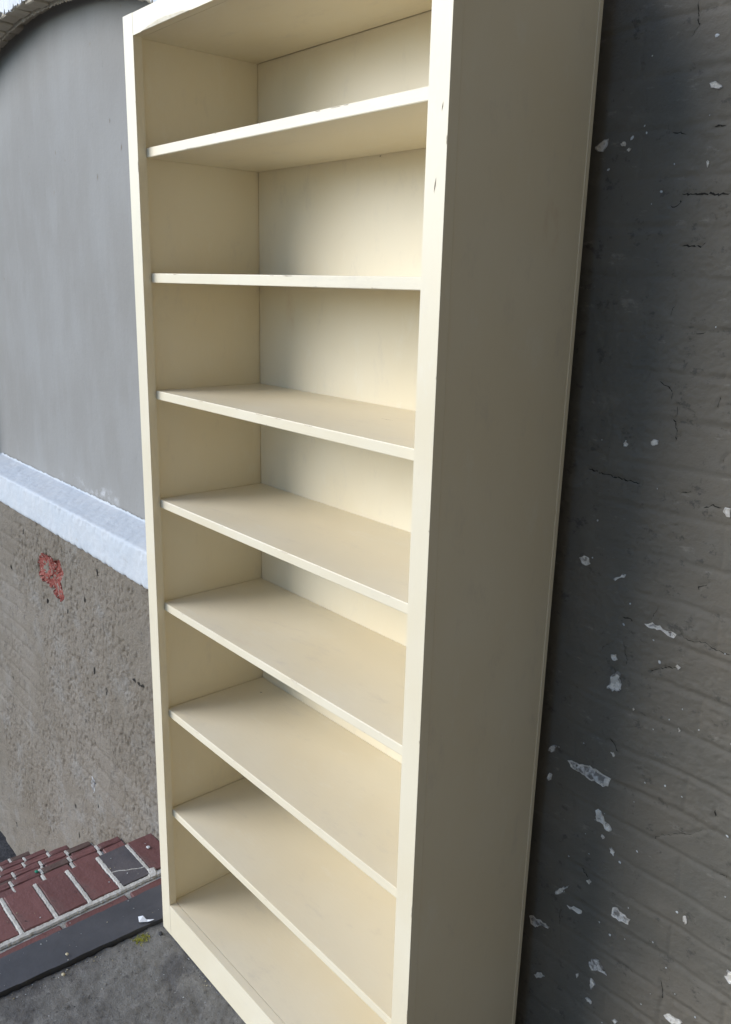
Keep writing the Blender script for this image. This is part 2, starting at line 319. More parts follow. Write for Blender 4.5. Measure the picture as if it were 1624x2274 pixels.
# ------------------------------------------------------------ ground and landing
GZ = -0.885
def ground_h(U, V):
    return U, V, GZ + 0.006*fbm(U, V, 9, 4, 5)*(np.abs(U) < 5)*(np.abs(V) < 5)
tag(grid('ground', spaced([(-900, -40, 120), (-40, -6, 5), (-6, -3, .5), (-3, -1.2, .02), (-1.2, 0, .3), (0, 40, 5), (40, 900, 120)]),
     spaced([(-900, -40, 120), (-40, -4, 4), (-4, -1, .5), (-1, .3, .02), (.3, 6, .8), (6, 40, 8), (40, 900, 120)]), ground_h, M['asphalt']), kind='structure')

LX0 = -0.0182
def landing_h(U, V):
    h = 0.0016*fbm(U, V, 38, 4, 11, 0.8) + 0.002*fbm(U, V, 5, 3, 3) - 0.0018
    edge = sstep(0.05, 0.0, U-LX0)
    return U + (0.003*vnoise(V*40, U*0+3, 9)+.05*np.clip(V, -1.6, .1))*edge, V, h - 0.001*sstep(.006, 0, U-LX0)
landing = grid('landing', spaced([(LX0, 1.0, .006), (1.0, 2.5, .03), (2.5, 6, .5)]),
     spaced([(-6, -1.2, .4), (-1.2, -.62, .03), (-.62, .355, .006)]), landing_h, M['concrete'])
tag(landing, kind='structure')
box('retaining_edge', (-.02, -6, GZ-.05), (6, .6, -0.018), M['concrete'], landing, bevel=0)

# ------------------------------------------------------------ right wall : dark painted brick
YR = 0.348
def seg_dist(X, Z, pts):
    d = np.full(X.shape, 9.0)
    for (x0, z0), (x1, z1) in zip(pts[:-1], pts[1:]):
        dx, dz = x1-x0, z1-z0; L = dx*dx+dz*dz+1e-9
        t = np.clip(((X-x0)*dx+(Z-z0)*dz)/L, 0, 1)
        d = np.minimum(d, np.hypot(X-x0-t*dx, Z-z0-t*dz))
    return d

def wall_relief(X, Z, cracks=True):
    """outward relief (metres) of the painted brickwork: soft joints, lumps, cracks"""
    CO, BL = 0.0702, 0.213
    wx = X + 0.006*fbm(X, Z, 8, 2, 51); wz = Z + 0.005*fbm(X, Z, 7, 2, 52) - 0.0405
    row = np.floor(wz/CO); fz = wz/CO-row
    off = np.where(row.astype(int) % 2 == 0, 0.0, 0.5); bx = wx/BL + off + 0.03*hash2(row, row*0, 4); ib = np.floor(bx); fx = bx-ib
    dz = np.minimum(fz, 1-fz)*CO; dx = np.minimum(fx, 1-fx)*BL
    fill = 0.35 + 0.65*sstep(-0.35, 0.5, fbm(X, Z, 2.3, 3, 77))            # how far paint has filled a joint
    jz = np.exp(-(dz/0.005)**2); jx = np.exp(-(dx/0.0045)**2)
    h = -0.0026*fill*np.maximum(jz, 0.6*jx)*(0.45+0.55*sstep(0.95, 1.25, X+0.1*fbm(X, Z, 3, 2, 5)))
    h += 0.0010*fill*np.exp(-((dz-0.010)/0.004)**2)*sstep(-.1, .5, vnoise(X*14, Z*14, 66))   # squeezed lip beside the joint
    h += 0.0005*hash2(ib, row, 12)                                          # bricks a little in or out
    h += 0.0026*fbm(X, Z, 3.2, 2, 21) + 0.0004*fbm(X, Z, 26, 4, 22, 0.7)
    rough = sstep(0.0, 0.6, fbm(X, Z, 4, 3, 91)+0.35*sstep(1.0, 1.3, X))
    h += 0.0007*rough*fbm(X, Z*1.5, 70, 3, 23, 0.8)
    if cracks:
        jit = 0.0022*fbm(X, Z, 120, 2, 41)
        for pts in CRACKS:
            xs = [q[0] for q in pts]; zs = [q[1] for q in pts]
            m = (X > min(xs)-.03) & (X < max(xs)+.03) & (Z > min(zs)-.03) & (Z < max(zs)+.03)
            if not m.any(): continue
            d = seg_dist(X[m]+jit[m], Z[m]+jit[m]*.8, pts)
            h[m] += -0.0016*np.exp(-(d/0.0035)**2)
    return h

right_wall = empty('painted_brick_wall', (1.4, YR, 0))
tag(right_wall, 'dark olive painted brick wall with chipped paint, right of the bookcase', 'wall')
WT = 7.5  # wall tops, out of view; raised to cut the sky fill further
grid('brickwork', spaced([(-.03, .5, .05), (.5, .86, .012), (.86, 1.42, .0025), (1.42, 2.0, .012), (2.0, 6.0, .2)]),
     spaced([(-.06, .10, .012), (.10, 2.16, .0025), (2.16, 2.6, .012), (2.6, WT, .15)]),
     lambda U, V: (U, YR-wall_relief(U, V), V), M['wall_dark'], right_wall)
box('masonry_core', (-.03, YR+.02, GZ), (6.0, YR+.35, WT), M['building'], right_wall, bevel=0)

# added wall out of view, keeps sky light off the bookcase's right side
XR = 2.35
grid('light_block_brickwork', spaced([(-6.5, YR, .08)]), spaced([(-.06, WT, .08)]), lambda U, V: (XR+wall_relief(U, V, False), U, V), M['wall_dark'], right_wall, flip=True)
box('light_block_core', (XR+.015, -6.5, GZ), (XR+.35, YR+.02, WT), M['wall_dark'], right_wall, bevel=0)

def wall_y(x, z, base, fn):
    return base - float(fn(np.array([[x]]), np.array([[z]]))[0, 0])

def chip(name, poly, base, fn, mats, parent, lift=0.0014, n=4, rim=0.3, seed=0):
    """an irregular bared patch: a raised ragged rim and a sunken middle, following the wall"""
    R = random.Random(seed); P = []
    for (a, b) in zip(poly, poly[1:]+poly[:1]):
        L = math.hypot(b[0]-a[0], b[1]-a[1]); k = max(2, int(L/0.005))
        for i in range(k):
            t = i/k; j = min(0.0022, L*0.16)
            P.append((a[0]+(b[0]-a[0])*t+R.uniform(-j, j), a[1]+(b[1]-a[1])*t+R.uniform(-j, j)))
    cx = sum(q[0] for q in P)/len(P); cz = sum(q[1] for q in P)/len(P)
    r2 = .90 if rim > .5 else .80
    rings = ((1.02, -0.0022), (1.0, lift), (r2, lift*1.1), (r2-.16, lift*0.35), (0.30, lift*0.35))
    v, f, mi = [], [], []
    for s, l in rings:
        for q in P:
            s2 = s*(1 if s > .9 else R.uniform(0.9, 1.1))
            x = cx+(q[0]-cx)*s2; z = cz+(q[1]-cz)*s2
            v.append((x, wall_y(x, z, base, fn)-l*(1 if l < 0 else R.uniform(.7, 1.3)), z))
    N = len(P)
    for r in range(len(rings)-1):
        for i in range(N):
            j = (i+1) % N; f.append((r*N+i, r*N+j, (r+1)*N+j, (r+1)*N+i)); mi.append(0 if r < 2 else 1)
    v.append((cx, wall_y(cx, cz, base, fn)-lift*.4, cz))
    for i in range(N): f.append(((len(rings)-1)*N+i, (len(rings)-1)*N+(i+1) % N, len(v)-1)); mi.append(1)
    me = bpy.data.meshes.new(name); me.from_pydata(v, [], f)
    for m in mats: me.materials.append(m)
    me.polygons.foreach_set('material_index', mi); me.update()
    return link(name, me, None, parent)

nocrack = lambda X, Z: wall_relief(X, Z, False)
for i, poly in enumerate(CHIPS):
    xs = [p[0] for p in poly]; zs = [p[1] for p in poly]; big = (max(xs)-min(xs)+max(zs)-min(zs)) > 0.05
    chip('paint_chip', poly, YR, nocrack, ((M['chip_pale'] if i % 3 else M['chip_mix']), (M['chip_mix'] if big and i % 4 else M['chip_pale'])), right_wall, seed=i)
for i, pts in enumerate(CRACKS):
    R = random.Random(i); P = []
    for a, b in zip(pts[:-1], pts[1:]):
        k = max(2, int(math.hypot(b[0]-a[0], b[1]-a[1])/.0035))
        P += [(a[0]+(b[0]-a[0])*t/k+R.uniform(-.0016, .0016), a[1]+(b[1]-a[1])*t/k+R.uniform(-.0016, .0016)) for t in range(k)]
    P.append(pts[-1]); v, f = [], []; wmax = R.uniform(.0005, .0013)
    for j, (x, z) in enumerate(P):
        w_ = wmax*R.uniform(.35, 1.25)*(1 if 0 < j < len(P)-1 else .15)
        for dz in (-w_, w_): v.append((x+dz*.6, wall_y(x, z, YR, wall_relief)-.0004, z+dz))
    for j in range(len(P)-1): f.append((2*j, 2*j+2, 2*j+3, 2*j+1))
    from_pydata('crack', v, f, M['hole'], right_wall)
# scattered fine specks of bared plaster
v, f = [], []
for i in range(230):
    x = 0.90+0.62*rnd.random()**0.8; z = rnd.uniform(0.15, 2.12); r = rnd.choice((.0008, .001, .0013, .0018, .0026))
    if rnd.random() > .45 + .4*(z < 1.3): continue
    y = wall_y(x, z, YR, nocrack); b = len(v); k = 6; sx = rnd.uniform(.7, 1.8); th = rnd.uniform(0, 3.1)
    for j in range(k):
        a = 2*math.pi*j/k; px, pz = r*sx*math.cos(a)*rnd.uniform(.7, 1.2), r*math.sin(a)*rnd.uniform(.7, 1.2)
        v.append((x+px*math.cos(th)-pz*math.sin(th), y-.0004, z+px*math.sin(th)+pz*math.cos(th)))
    v.append((x, y-.0012, z))
    f += [(b+j, b+(j+1) % k, b+k) for j in range(k)]
tag(from_pydata('paint_specks', v, f, M['chip_white'], right_wall), kind='stuff')

# ------------------------------------------------------------ left wall : stucco with blocked arched window
YL, YP = 0.153, 0.250            # wall face, recessed panel
XL1 = -0.016                     # where the left wall ends, behind the bookcase
WX0, WX1 = -1.86, -0.11          # window opening
SZ = 0.815                       # underside of sill
ACX, ACZ, AR = -0.985, 0.070, 2.315
left_wall = empty('stucco_wall', (-1.0, YL, GZ))
tag(left_wall, 'tan stucco wall with a walled-up arched window and pale sill, left of the bookcase', 'wall')

def inside(X, Z, poly):
    r = np.zeros(X.shape, bool); n = len(poly)
    for i in range(n):
        (x0, z0), (x1, z1) = poly[i], poly[(i+1) % n]
        c = (z0 > Z) != (z1 > Z)
        r ^= c & (X < (x1-x0)*(Z-z0)/((z1-z0) if z1 != z0 else 1e-9)+x0)
    return r

def stucco_relief(X, Z):
    h = 0.004*fbm(X, Z, 2.6, 3, 101) + 0.0022*fbm(X, Z, 13, 4, 102, 0.6)
    rough = sstep(-0.5, 0.45, fbm(X, Z, 3.1, 3, 103) + 0.35*sstep(0.7, 0.1, Z))
    r = fbm(X+0.02*fbm(X, Z, 9, 2, 7), Z*0.75, 105, 3, 104, 0.75)
    h += 0.0010*rough*r - 0.0045*rough*sstep(0.55, 1.05, r*-1)
    # faint brick courses showing through
    row = np.floor((Z+0.02)/0.0705); fz = (Z+0.02)/0.0705-row
    h += -0.0030*np.exp(-(np.minimum(fz, 1-fz)*0.0705/0.008)**2)*sstep(-.2, .5, fbm(X, Z, 2, 2, 105))
    wj = .006*fbm(X, Z, 60, 2, 9)
    h = np.where(inside(X+wj, Z+wj, RED), h*.5 - 0.009 + 0.004*fbm(X*.6, Z, 40, 3, 88), h)
    for i, (x, z) in enumerate(LHOLES):
        h += -0.004*np.exp(-(((X-x)/0.006)**2+((Z-z)/0.012)**2))
    return h

grid('stucco_render', spaced([(-9, -2.3, .25), (-2.3, -1.75, .02), (-1.75, -.24, .004), (-.24, XL1, .03)]),
     spaced([(GZ-.03, SZ+.004, .005)]), lambda U, V: (U, YL-stucco_relief(U, V), V), M['stucco'], left_wall)
# red brick showing where the stucco has come off
chip('bared_brick_patch', RED, YL, stucco_relief, (M['chip_rb'], M['chip_rb']), left_wall, lift=0.0022, rim=.9, seed=99)
chip('plaster_patch', [(-1.79, 0.19), (-1.735, 0.17), (-1.715, 0.11), (-1.735, 0.05), (-1.77, 0.03), (-1.80, 0.07)], YL, stucco_relief, (M['chip_white'], M['chip_white']), left_wall, lift=0.003, seed=98)
chip('plaster_patch', [(-.80, -.015), (-.785, -.02), (-.775, -.045), (-.785, -.07), (-.80, -.05)], YL, stucco_relief, (M['chip_white'], M['chip_grey']), left_wall, lift=0.002, seed=97)
for i, (x, z) in enumerate(LHOLES):
    w_ = rnd.uniform(.003, .007); h_ = rnd.uniform(.008, .017)
    if i < 3: w_, h_ = .011, .006
    pts = [(x+w_*math.cos(a)*rnd.uniform(.6, 1.3), z+h_*math.sin(a)*rnd.uniform(.6, 1.3)) for a in np.linspace(0, 2*math.pi, 8)[:-1]]
    vv = [(a, wall_y(a, b, YL, stucco_relief)-.0012, b) for a, b in pts]
    from_pydata('pit', vv, [tuple(range(len(vv)))], M['hole'], left_wall)

# sill: a rough painted stone slab
def sill_bits():
    xs = spaced([(WX0-.12, -1.7, .03), (-1.7, -.25, .005), (-.25, -.03, .03)])
    z0, z1, z2, y0 = SZ, SZ+.108, SZ+.128, YL-.012
    sec = [(YP+.02, z0)] + [(y, z0) for y in np.linspace(YP, y0+.006, 6)] + [(y0+.002, z0+.002)] + [(y0, z) for z in np.linspace(z0+.006, z1-.008, 20)] + \
          [(y0+.002, z1-.003), (y0+.006, z1)] + [(y0+.006+(YP-.002-y0-.006)*t, z1+(z2-z1)*t) for t in np.linspace(.06, 1, 22)] + [(YP+.03, z2+.001)]
    S = np.array(sec)
    def fn(U, V):
        i = V.astype(int); y = S[i, 0]; z = S[i, 1]
        n = 0.0006*fbm(U, V*.006, 60, 3, 201, .65) + 0.0012*fbm(U, V*.005, 9, 3, 202)
        e = np.exp(-((V-27)/2.2)**2)+np.exp(-((V-7)/2.0)**2)
        n2 = e*0.0030*fbm(U, U*0, 55, 3, 203)
        face = (V < 28)
        return U, y - np.where(face, n, 0) + np.abs(n2)*face, z + np.where(face, 0, n) - n2*(~face)*.5 + np.where(V < 8, -n2*.8, 0)
    grid('sill', xs, np.arange(len(S)), fn, M['sill'], left_wall)
sill_bits()
# a ragged bead of sill paint lapped onto the render above
v, f = [], []
xs = np.arange(-1.75, -.25, .006); zb = SZ+.128
for i, x in enumerate(xs):
    hgt = .003+.003*abs(math.sin(x*23)*math.sin(x*61+1))+rnd.uniform(0, .003)
    v += [(x, YP-.004, zb-.003), (x, YP-.003, zb+hgt)]
for i in range(len(xs)-1): f.append((2*i, 2*i+2, 2*i+3, 2*i+1))
from_pydata('paint_lap', v, f, M['sill'], left_wall)

# recessed smooth panel
def panel_h(X, Z): return 0.0016*fbm(X, Z, 3, 3, 301) + 0.0005*fbm(X, Z*.4, 24, 3, 302)
grid('window_infill', spaced([(WX0-.02, WX1+.02, .02)]), spaced([(SZ+.09, 2.50, .02)]), lambda U, V: (U, YP-panel_h(U, V), V), M['plaster'], left_wall)
for a, b in PNICK:
    nx = .0014; y = wall_y(a[0], a[1], YP, panel_h)-.0005
    mid = ((a[0]+b[0])/2+.001, (a[1]+b[1])/2)
    vv = [(a[0], y, a[1]), (mid[0]-nx, y, mid[1]), (b[0], y, b[1]), (mid[0]+nx, y, mid[1])]
    from_pydata('nick', vv, [(0, 1, 2, 3)], M['pencil'], left_wall)
# arch: two rings of painted bricks on end, their soffits toward the opening
arch = from_pydata('arch', *(lambda A: ([p for a in A for p in ((ACX+(AR+.012)*math.sin(a), YL+.006, ACZ+(AR+.012)*math.cos(a)), (ACX+(AR+.012)*math.sin(a), YP+.03, ACZ+(AR+.012)*math.cos(a)))],
       [(2*i, 2*i+2, 2*i+3, 2*i+1) for i in range(len(A)-1)]))(np.linspace(-.40, .40, 60)), M['mortar_arch'], left_wall)
def voussoir(a0, a1, y0, y1, r0):
    v = []
    for r in (r0, r0+.10):
        for a in (a0, a1):
            for y in (y0, y1): v.append((ACX+r*math.sin(a), y, ACZ+r*math.cos(a)))
    bm = bmesh.new(); vs = [bm.verts.new(p) for p in v]
    for q in ((0, 1, 3, 2), (4, 6, 7, 5), (0, 4, 5, 1), (2, 3, 7, 6), (0, 2, 6, 4), (1, 5, 7, 3)): bm.faces.new([vs[i] for i in q])
    bmesh.ops.recalc_face_normals(bm, faces=bm.faces)
    bmesh.ops.bevel(bm, geom=bm.edges[:], offset=.003, segments=1, affect='EDGES')
    for w in bm.verts: w.co += Vector((rnd.uniform(-.0012, .0012),)*1 + (rnd.uniform(-.0012, .0012), rnd.uniform(-.0012, .0012)))
    me = bpy.data.meshes.new('brick'); bm.to_mesh(me); bm.free()
    return link('brick', me, M['arch_brick'], arch)
NB = 26; da = 0.80/NB
for i in range(NB):
    a = -.40+i*da; j = rnd.uniform(-.002, .002)
    voussoir(a+.0024, a+da-.0024, YL-.002+rnd.uniform(-.003, .003), YL+.046, AR-.015+rnd.uniform(-.004, .003))
    voussoir(a+.0024+j+.006, a+da-.0024+j+.006, YL+.053, YP+.02, AR+.003+rnd.uniform(-.003, .003))
# ridge of mortar squeezed out between the two rings
v, f = [], []
A = np.linspace(-.40, .40, 220)
for a in A:
    r = AR-.019+rnd.uniform(-.0045, .003); w_ = .005+rnd.uniform(-.0025, .002)
    for y, dr in ((YL+.050-w_, .012), (YL+.048, 0), (YL+.052, 0), (YL+.051+w_, .012)): v.append((ACX+(r+dr)*math.sin(a), y, ACZ+(r+dr)*math.cos(a)))
for i in range(len(A)-1):
    for k in range(3): f.append((4*i+k, 4*i+4+k, 4*i+5+k, 4*i+1+k))
tag(from_pydata('mortar_ridge', v, f, M['mortar_arch'], arch), None)
# white-painted face above the arch, its lower edge ragged along the brick arrises
v, f = [], []
A = np.linspace(-.40, .40, 400)
for i, a in enumerate(A):
    t = (a+.40)/da; ft_ = t-math.floor(t)
    tooth = .012*(1-min(1, abs(ft_-.5)*2))**.6*(0.5+.5*math.sin(math.floor(t)*2.4)) + rnd.uniform(-.003, .003)
    if min(ft_, 1-ft_) < .06: tooth += .010
    r = AR-.017+tooth*1.3
    x = ACX+r*math.sin(a)
    v += [(x, YL+.004, ACZ+r*math.cos(a)+.002), (x, YL-.0065+rnd.uniform(-.001, .001), ACZ+r*math.cos(a)), (ACX+(AR+.1)*math.sin(a), YL-.007, ACZ+(AR+.1)*math.cos(a)), (ACX+(AR+.1)*math.sin(a), YL-.007, WT)]
for i in range(len(A)-1):
    for k in range(3): f.append((4*i+k, 4*i+4+k, 4*i+5+k, 4*i+1+k))
from_pydata('upper_face', v, f, M['white_face'], left_wall)
# piers beside the window and the blank upper wall further off
box('pier', (-9, YL, SZ+.1), (WX0, YP+.05, WT), M['building'], left_wall, bevel=.004)
box('pier', (WX1, YL, SZ+.1), (XL1, YP+.05, WT), M['building'], left_wall, bevel=.004)
box('masonry_core', (-9, YP+.035, GZ), (XL1, YP+.4, WT), M['building'], left_wall, bevel=0)
box('return_face', (XL1-.06, YL+.016, GZ), (XL1, YP+.2, SZ+.1), M['stucco'], left_wall, bevel=.003)

# ------------------------------------------------------------ brick steps down to the left
steps = empty('brick_steps', (-.8, -.6, GZ))
tag(steps, 'flight of dark red brick steps descending along the stucco wall', 'steps')
SY0, SY1 = -1.55, YL-.004
NX = [-.362, -.612, -.860, -1.096, -1.326, -1.556]      # nosings
NZ = [.010, -.140, -.298, -.452, -.600, -.748]          # tread heights
PITCH = 0.0905
def brick_mesh(sx, sy, sz, seed):
    R = random.Random(seed); bm = bmesh.new(); bmesh.ops.create_cube(bm, size=1.0)
    for w in bm.verts: w.co = Vector((w.co.x*sx, w.co.y*sy, w.co.z*sz))
    bmesh.ops.subdivide_edges(bm, edges=bm.edges[:], cuts=2, use_grid_fill=True)
    bmesh.ops.bevel(bm, geom=[e for e in bm.edges if len(e.link_faces) == 2 and e.calc_face_angle(0) > 1], offset=.0035, segments=1, affect='EDGES')
    for w in bm.verts: w.co += Vector((R.uniform(-1, 1)*.0014, R.uniform(-1, 1)*.0014, R.uniform(-1, 1)*.0009))
    me = bpy.data.meshes.new('brick'); bm.to_mesh(me); bm.free()
    me.materials.append(M['brick']); return me
BRK = [brick_mesh(.163, .0795, .055, s) for s in range(6)]
THN = [brick_mesh(.048, .0795, .050, 20+s) for s in range(5)]
NOS = [brick_mesh(.030, .081, .050, 40+s) for s in range(5)]
TRD = [brick_mesh(.170, .081, .050, 60+s) for s in range(5)]
def put(me, x, y, z, parent=steps, tilt=.006):
    o = bpy.data.objects.new('brick', me); col.objects.link(o); o.parent = parent
    o.matrix_parent_inverse = Matrix.Translation(-Vector(parent.location))
    o.location = (x, y, z); o.rotation_euler = (rnd.uniform(-tilt, tilt), rnd.uniform(-tilt, tilt)*.6, rnd.uniform(-tilt, tilt)); return o
nrow = int((SY1-SY0)/PITCH)
Y0 = 0.068 + PITCH/2                                     # first brick centre, beside the wall
for i in range(-0, nrow):
    y = Y0 - i*PITCH
    if y-.04 < SY0: break
    if i == 1: continue                                  # the mended grey brick goes here
    put(rnd.choice(BRK), NX[0]+.0825+(0 if i else -.006), y, NZ[0]-.0275+rnd.uniform(-.0015, .0015))
for i in range(0, nrow//2):
    y0 = Y0+.02-i*.181
    if y0-.09 < SY0: break
    for dy in (0,):
        o = put(brick_mesh(.062, .170, .05, 80+i), -.142, y0-.062, NZ[0]-.0315)
# mended brick in two pieces with a pale line of filler
def prism(name, poly, z0, z1, mat, parent):
    n = len(poly); v = [(x, y, z0) for x, y in poly]+[(x, y, z1) for x, y in poly]
    f = [tuple(range(n))[::-1], tuple(range(n, 2*n))]+[(i, (i+1) % n, n+(i+1) % n, n+i) for i in range(n)]
    return from_pydata(name, v, f, mat, parent)
yc = Y0-PITCH; xa, xb, ya, yb = NX[0]+.002, NX[0]+.164, yc-.040, yc+.040
crk = [(xb-.072, ya), (xb-.066, ya+.018), (xb-.055, ya+.034), (xb-.049, ya+.050), (xb-.040, ya+.064), (xb-.036, yb)]
prism('brick', [(xa, ya)]+[(x-.0026, y) for x, y in crk]+[(xa, yb)], NZ[0]-.055, NZ[0]-.0005, M['brick_grey'], steps)
prism('brick', [(x+.0026, y) for x, y in crk][::-1]+[(xb, ya), (xb, yb)], NZ[0]-.055, NZ[0]+.0005, M['brick_grey'], steps)
FILL = crk; JOINTS = []
# treads below
for k in range(1, 6):
    off = (.2, .52, .1, .62, .35)[k-1]*PITCH*.4
    for i in range(-1, nrow):
        y = Y0 + .012 - off - i*PITCH
        if y-.04 < SY0: continue
        if y+PITCH/2 < SY1-.004 and y > -.9: JOINTS.append((NX[k]+.003, NX[k]+.09, y+PITCH/2, NZ[k]))
        for ln, cx_, sh_ in ((.031, .0160, 0), (.172, .1165, rnd.choice((-.006, -.003, .004)))):
            a, b = y+sh_-.0405, min(y+sh_+.0405, SY1+.003)
            if b-a < .015: continue
            put(brick_mesh(ln, b-a, .050, k*40+i*3+int(ln*1000)), NX[k]+cx_, (a+b)/2, NZ[k]-.025-(0 if ln < .1 else .0008), tilt=.003)
# mortar body: stepped block a little lower than the bricks, ragged joints
def mortar():
    v, f = [], []
    prof = [(-.10, GZ-.02), (-.10, NZ[0]-.045), (-.110, NZ[0]-.03), (-.172, NZ[0]-.007), (-.196, NZ[0]-.006), (NX[0]+.012, NZ[0]-.007)]
    for k in range(1, 6): prof += [(NX[k-1]+.012, NZ[k]-.008), (NX[k]+.010, NZ[k]-.008)]
    prof += [(NX[5]+.010, GZ-.02)]
    me = prism('mortar_bed', [(x, z) for x, z in prof], 0, 1, M['mortar'], steps)
    for w in me.data.vertices:
        x, z, t = w.co; w.co = (x, SY0 if t < .5 else SY1+.01, z)
    me.data.update()
mortar()
# buttered mortar strips along the joints of the top row, uneven
def strip(p0, p1, w, z, seed, name='mortar_joint', hgt=.0006):
    R = random.Random(seed); p0, p1 = Vector(p0), Vector(p1); d = p1-p0; L = d.length; d /= L; n = Vector((-d.y, d.x)); k = max(6, int(L/.006)); v, f = [], []
    for i in range(k+1):
        c = p0+d*(L*i/k); a, b = w/2*R.uniform(.78, 1.2), w/2*R.uniform(.78, 1.2)
        for s, dz in ((-a, -.004), (-a*.6, hgt*R.uniform(.3, 1)), (b*.6, hgt*R.uniform(.3, 1)), (b, -.004)): v.append((c.x+n.x*s, c.y+n.y*s, z+dz))
    for i in range(k):
        for q in range(3): f.append((4*i+q, 4*i+q+1, 4*i+5+q, 4*i+4+q))
    return from_pydata(name, v, f, M['mortar'], steps)
for q, (xa_, xb_, yj, zj) in enumerate(JOINTS): strip((xa_, yj), (xa_+.028, yj+.001), .0105, zj-.0002, 500+q); strip((xa_+.030, yj-.003), (xb_, yj-.003), .0105, zj-.001, 700+q)
strip((-.187, SY0+.02), (-.187, .115), .021, NZ[0], 1)
for i in range(0, 14):
    y = 0.068 - i*PITCH
    if y < SY0+.05: break
    strip((NX[0]+.004, y), (-.193, y), .0125 if i != 1 else .013, NZ[0], 10+i)
for j in range(len(FILL)-1): strip(FILL[j], FILL[j+1], .0056, NZ[0]-.0005, 300+j, 'filler_line', .0012)
strip((-.215, .075), (-.180, .062), .030, NZ[0], 77, hgt=.003)

# ------------------------------------------------------------ slate strip between landing and bricks
def slate():
    def fn(U, V):
        xn = -.0222+.05*V; xf = -.1425+.014*V
        x = np.where(U < .5, xf, xn)+0*V
        x = xf+(xn-xf)*np.clip(U, 0, 1)
        z = np.where(U < 0, .004, np.where(U > 1, -.02, .0080)) + .0006*fbm(U, V, 6, 3, 401)
        x = x + .0012*vnoise(V*60, U*3, 402)*((U < .05) | (U > .95))
        return x, V, z
    return grid('slate_threshold', [-.001, 0, .02, .25, .5, .75, .97, 1, 1.001], spaced([(-1.55, -.6, .05), (-.6, YL+.1, .008)]), fn, M['slate'], None, smooth=False)
tag(slate(), 'dark slate strip between the concrete landing and the brick steps', 'threshold strip')

# ------------------------------------------------------------ bookcase
W, H, D = 0.9027, 2.13, 0.310
ST, SR, TR, BR, FT, TH = .0409, .0385, .0397, .0915, .019, .0188
PO = .0108; LP = ST-PO; RP = W-SR+PO
BD = .2949
shelf_z = [1.8899, 1.6462, 1.4018, 1.1583, .9117, .6379, .3628]
bk = empty('bookcase', (W/2, D/2, 0))
tag(bk, 'tall cream painted wooden bookcase with seven empty shelves against the dark wall', 'bookcase')
bv = .0014
box('stile', (0, 0, .001), (ST, FT, H), M['cream_z'], bk, .0004, 1)
box('stile', (W-SR, 0, .001), (W, FT, H), M['cream_z'], bk, .0004, 1)
top_rail = box('top_rail', (ST-.0004, .0004, H-TR), (W-SR+.0004, FT-.001, H-.0004), M['cream_x'], bk, .0004)
box('bottom_rail', (ST-.0004, .0004, .001), (W-SR+.0004, FT-.0005, BR), M['cream_x'], bk, .0004)
box('side_panel', (.001, FT+.0003, .001), (LP, D-.009, H), M['cream_z'], bk, bv)
box('side_panel', (RP, FT+.0003, .001), (W-.001, D-.009, H), M['cream_z'], bk, bv)
box('top_panel', (LP+.0006, FT+.0003, H-TR+.0004), (RP-.0006, BD, H-.001), M['cream_x'], bk, .001)
box('bottom_panel', (LP+.0008, FT+.0006, BR-.019), (RP-.0006, BD-.0008, BR-.0003), M['cream_x'], bk, .001)
box('back_panel', (.0003, BD+.0003+.0057, .02), (W+.0003, D, H-.004), M['cream_z'], bk, .0008)
box('back_lining', (LP+.0022, BD, .03), (RP-.0005, BD+.0055, H-TR-.0004), M['cream_z'], bk, .0005)
for i, z in enumerate(shelf_z):
    _sh = box('shelf', (LP+.0020, FT+.0006, z-TH), (RP-.0007, BD-.0009, z), M['cream_x'], bk, .0016, wob=.00025)
    if i == 0: shelves = []
    shelves.append(_sh)
M['wear'] = mat_chip('bared_wood_on_edges', (0.56, 0.48, 0.35), (0.72, 0.66, 0.54), (0.42, 0.33, 0.22))
def edge_wear(parent, x0, x1, y, z, n, vertical=False, dirn=1):
    v, f = [], []
    for _ in range(n):
        c = rnd.uniform(x0, x1); L = rnd.choice((.0015, .002, .003, .006, .012)); h = rnd.uniform(.0006, .0016); b = len(v); k = 6
        top = [(c-L+2*L*t/k, (rnd.uniform(.4, 1.0)*h if 0 < t < k else 0)) for t in range(k+1)]
        for a, d in top:
            p = (a, z-dirn*d) if not vertical else (z-dirn*d, a)
            e = (a, z+dirn*.0001) if not vertical else (z+dirn*.0001, a)
            v += [(e[0], y-.0004, e[1]), (p[0], y-.0004, p[1])]
        f += [(b+2*t, b+2*t+2, b+2*t+3, b+2*t+1) for t in range(k)]
    return tag(from_pydata('edge_wear', v, f, M['wear'], parent), kind='stuff')
for sh, z in zip(shelves, shelf_z):
    edge_wear(sh, .06, W-.05, FT+.0006, z-.0012, 6); edge_wear(sh, .06, W-.05, FT+.0006, z-TH+.0012, 3, dirn=-1)
edge_wear(bk, .1, H-.1, 0, W-.0007, 8, True); edge_wear(bk, .1, H-.1, 0, ST-.0007, 4, True)
# plank of bared primer where the top rail's lower arris has split
v = [(.075, -.0006, H-TR+.0004), (.10, -.0009, H-TR+.0035), (.135, -.0009, H-TR+.0075), (.17, -.0009, H-TR+.0085), (.20, -.0009, H-TR+.0060), (.235, -.0009, H-TR+.0045), (.262, -.0006, H-TR+.0004)]
n = len(v); vb = [(x, .004, z) for x, y, z in v]
from_pydata('split_paint', v+vb, [tuple(range(n))]+[(i, i+1, n+i+1, n+i) for i in range(n-1)]+[(n-1, 0, n, 2*n-1)], M['primer'], top_rail)
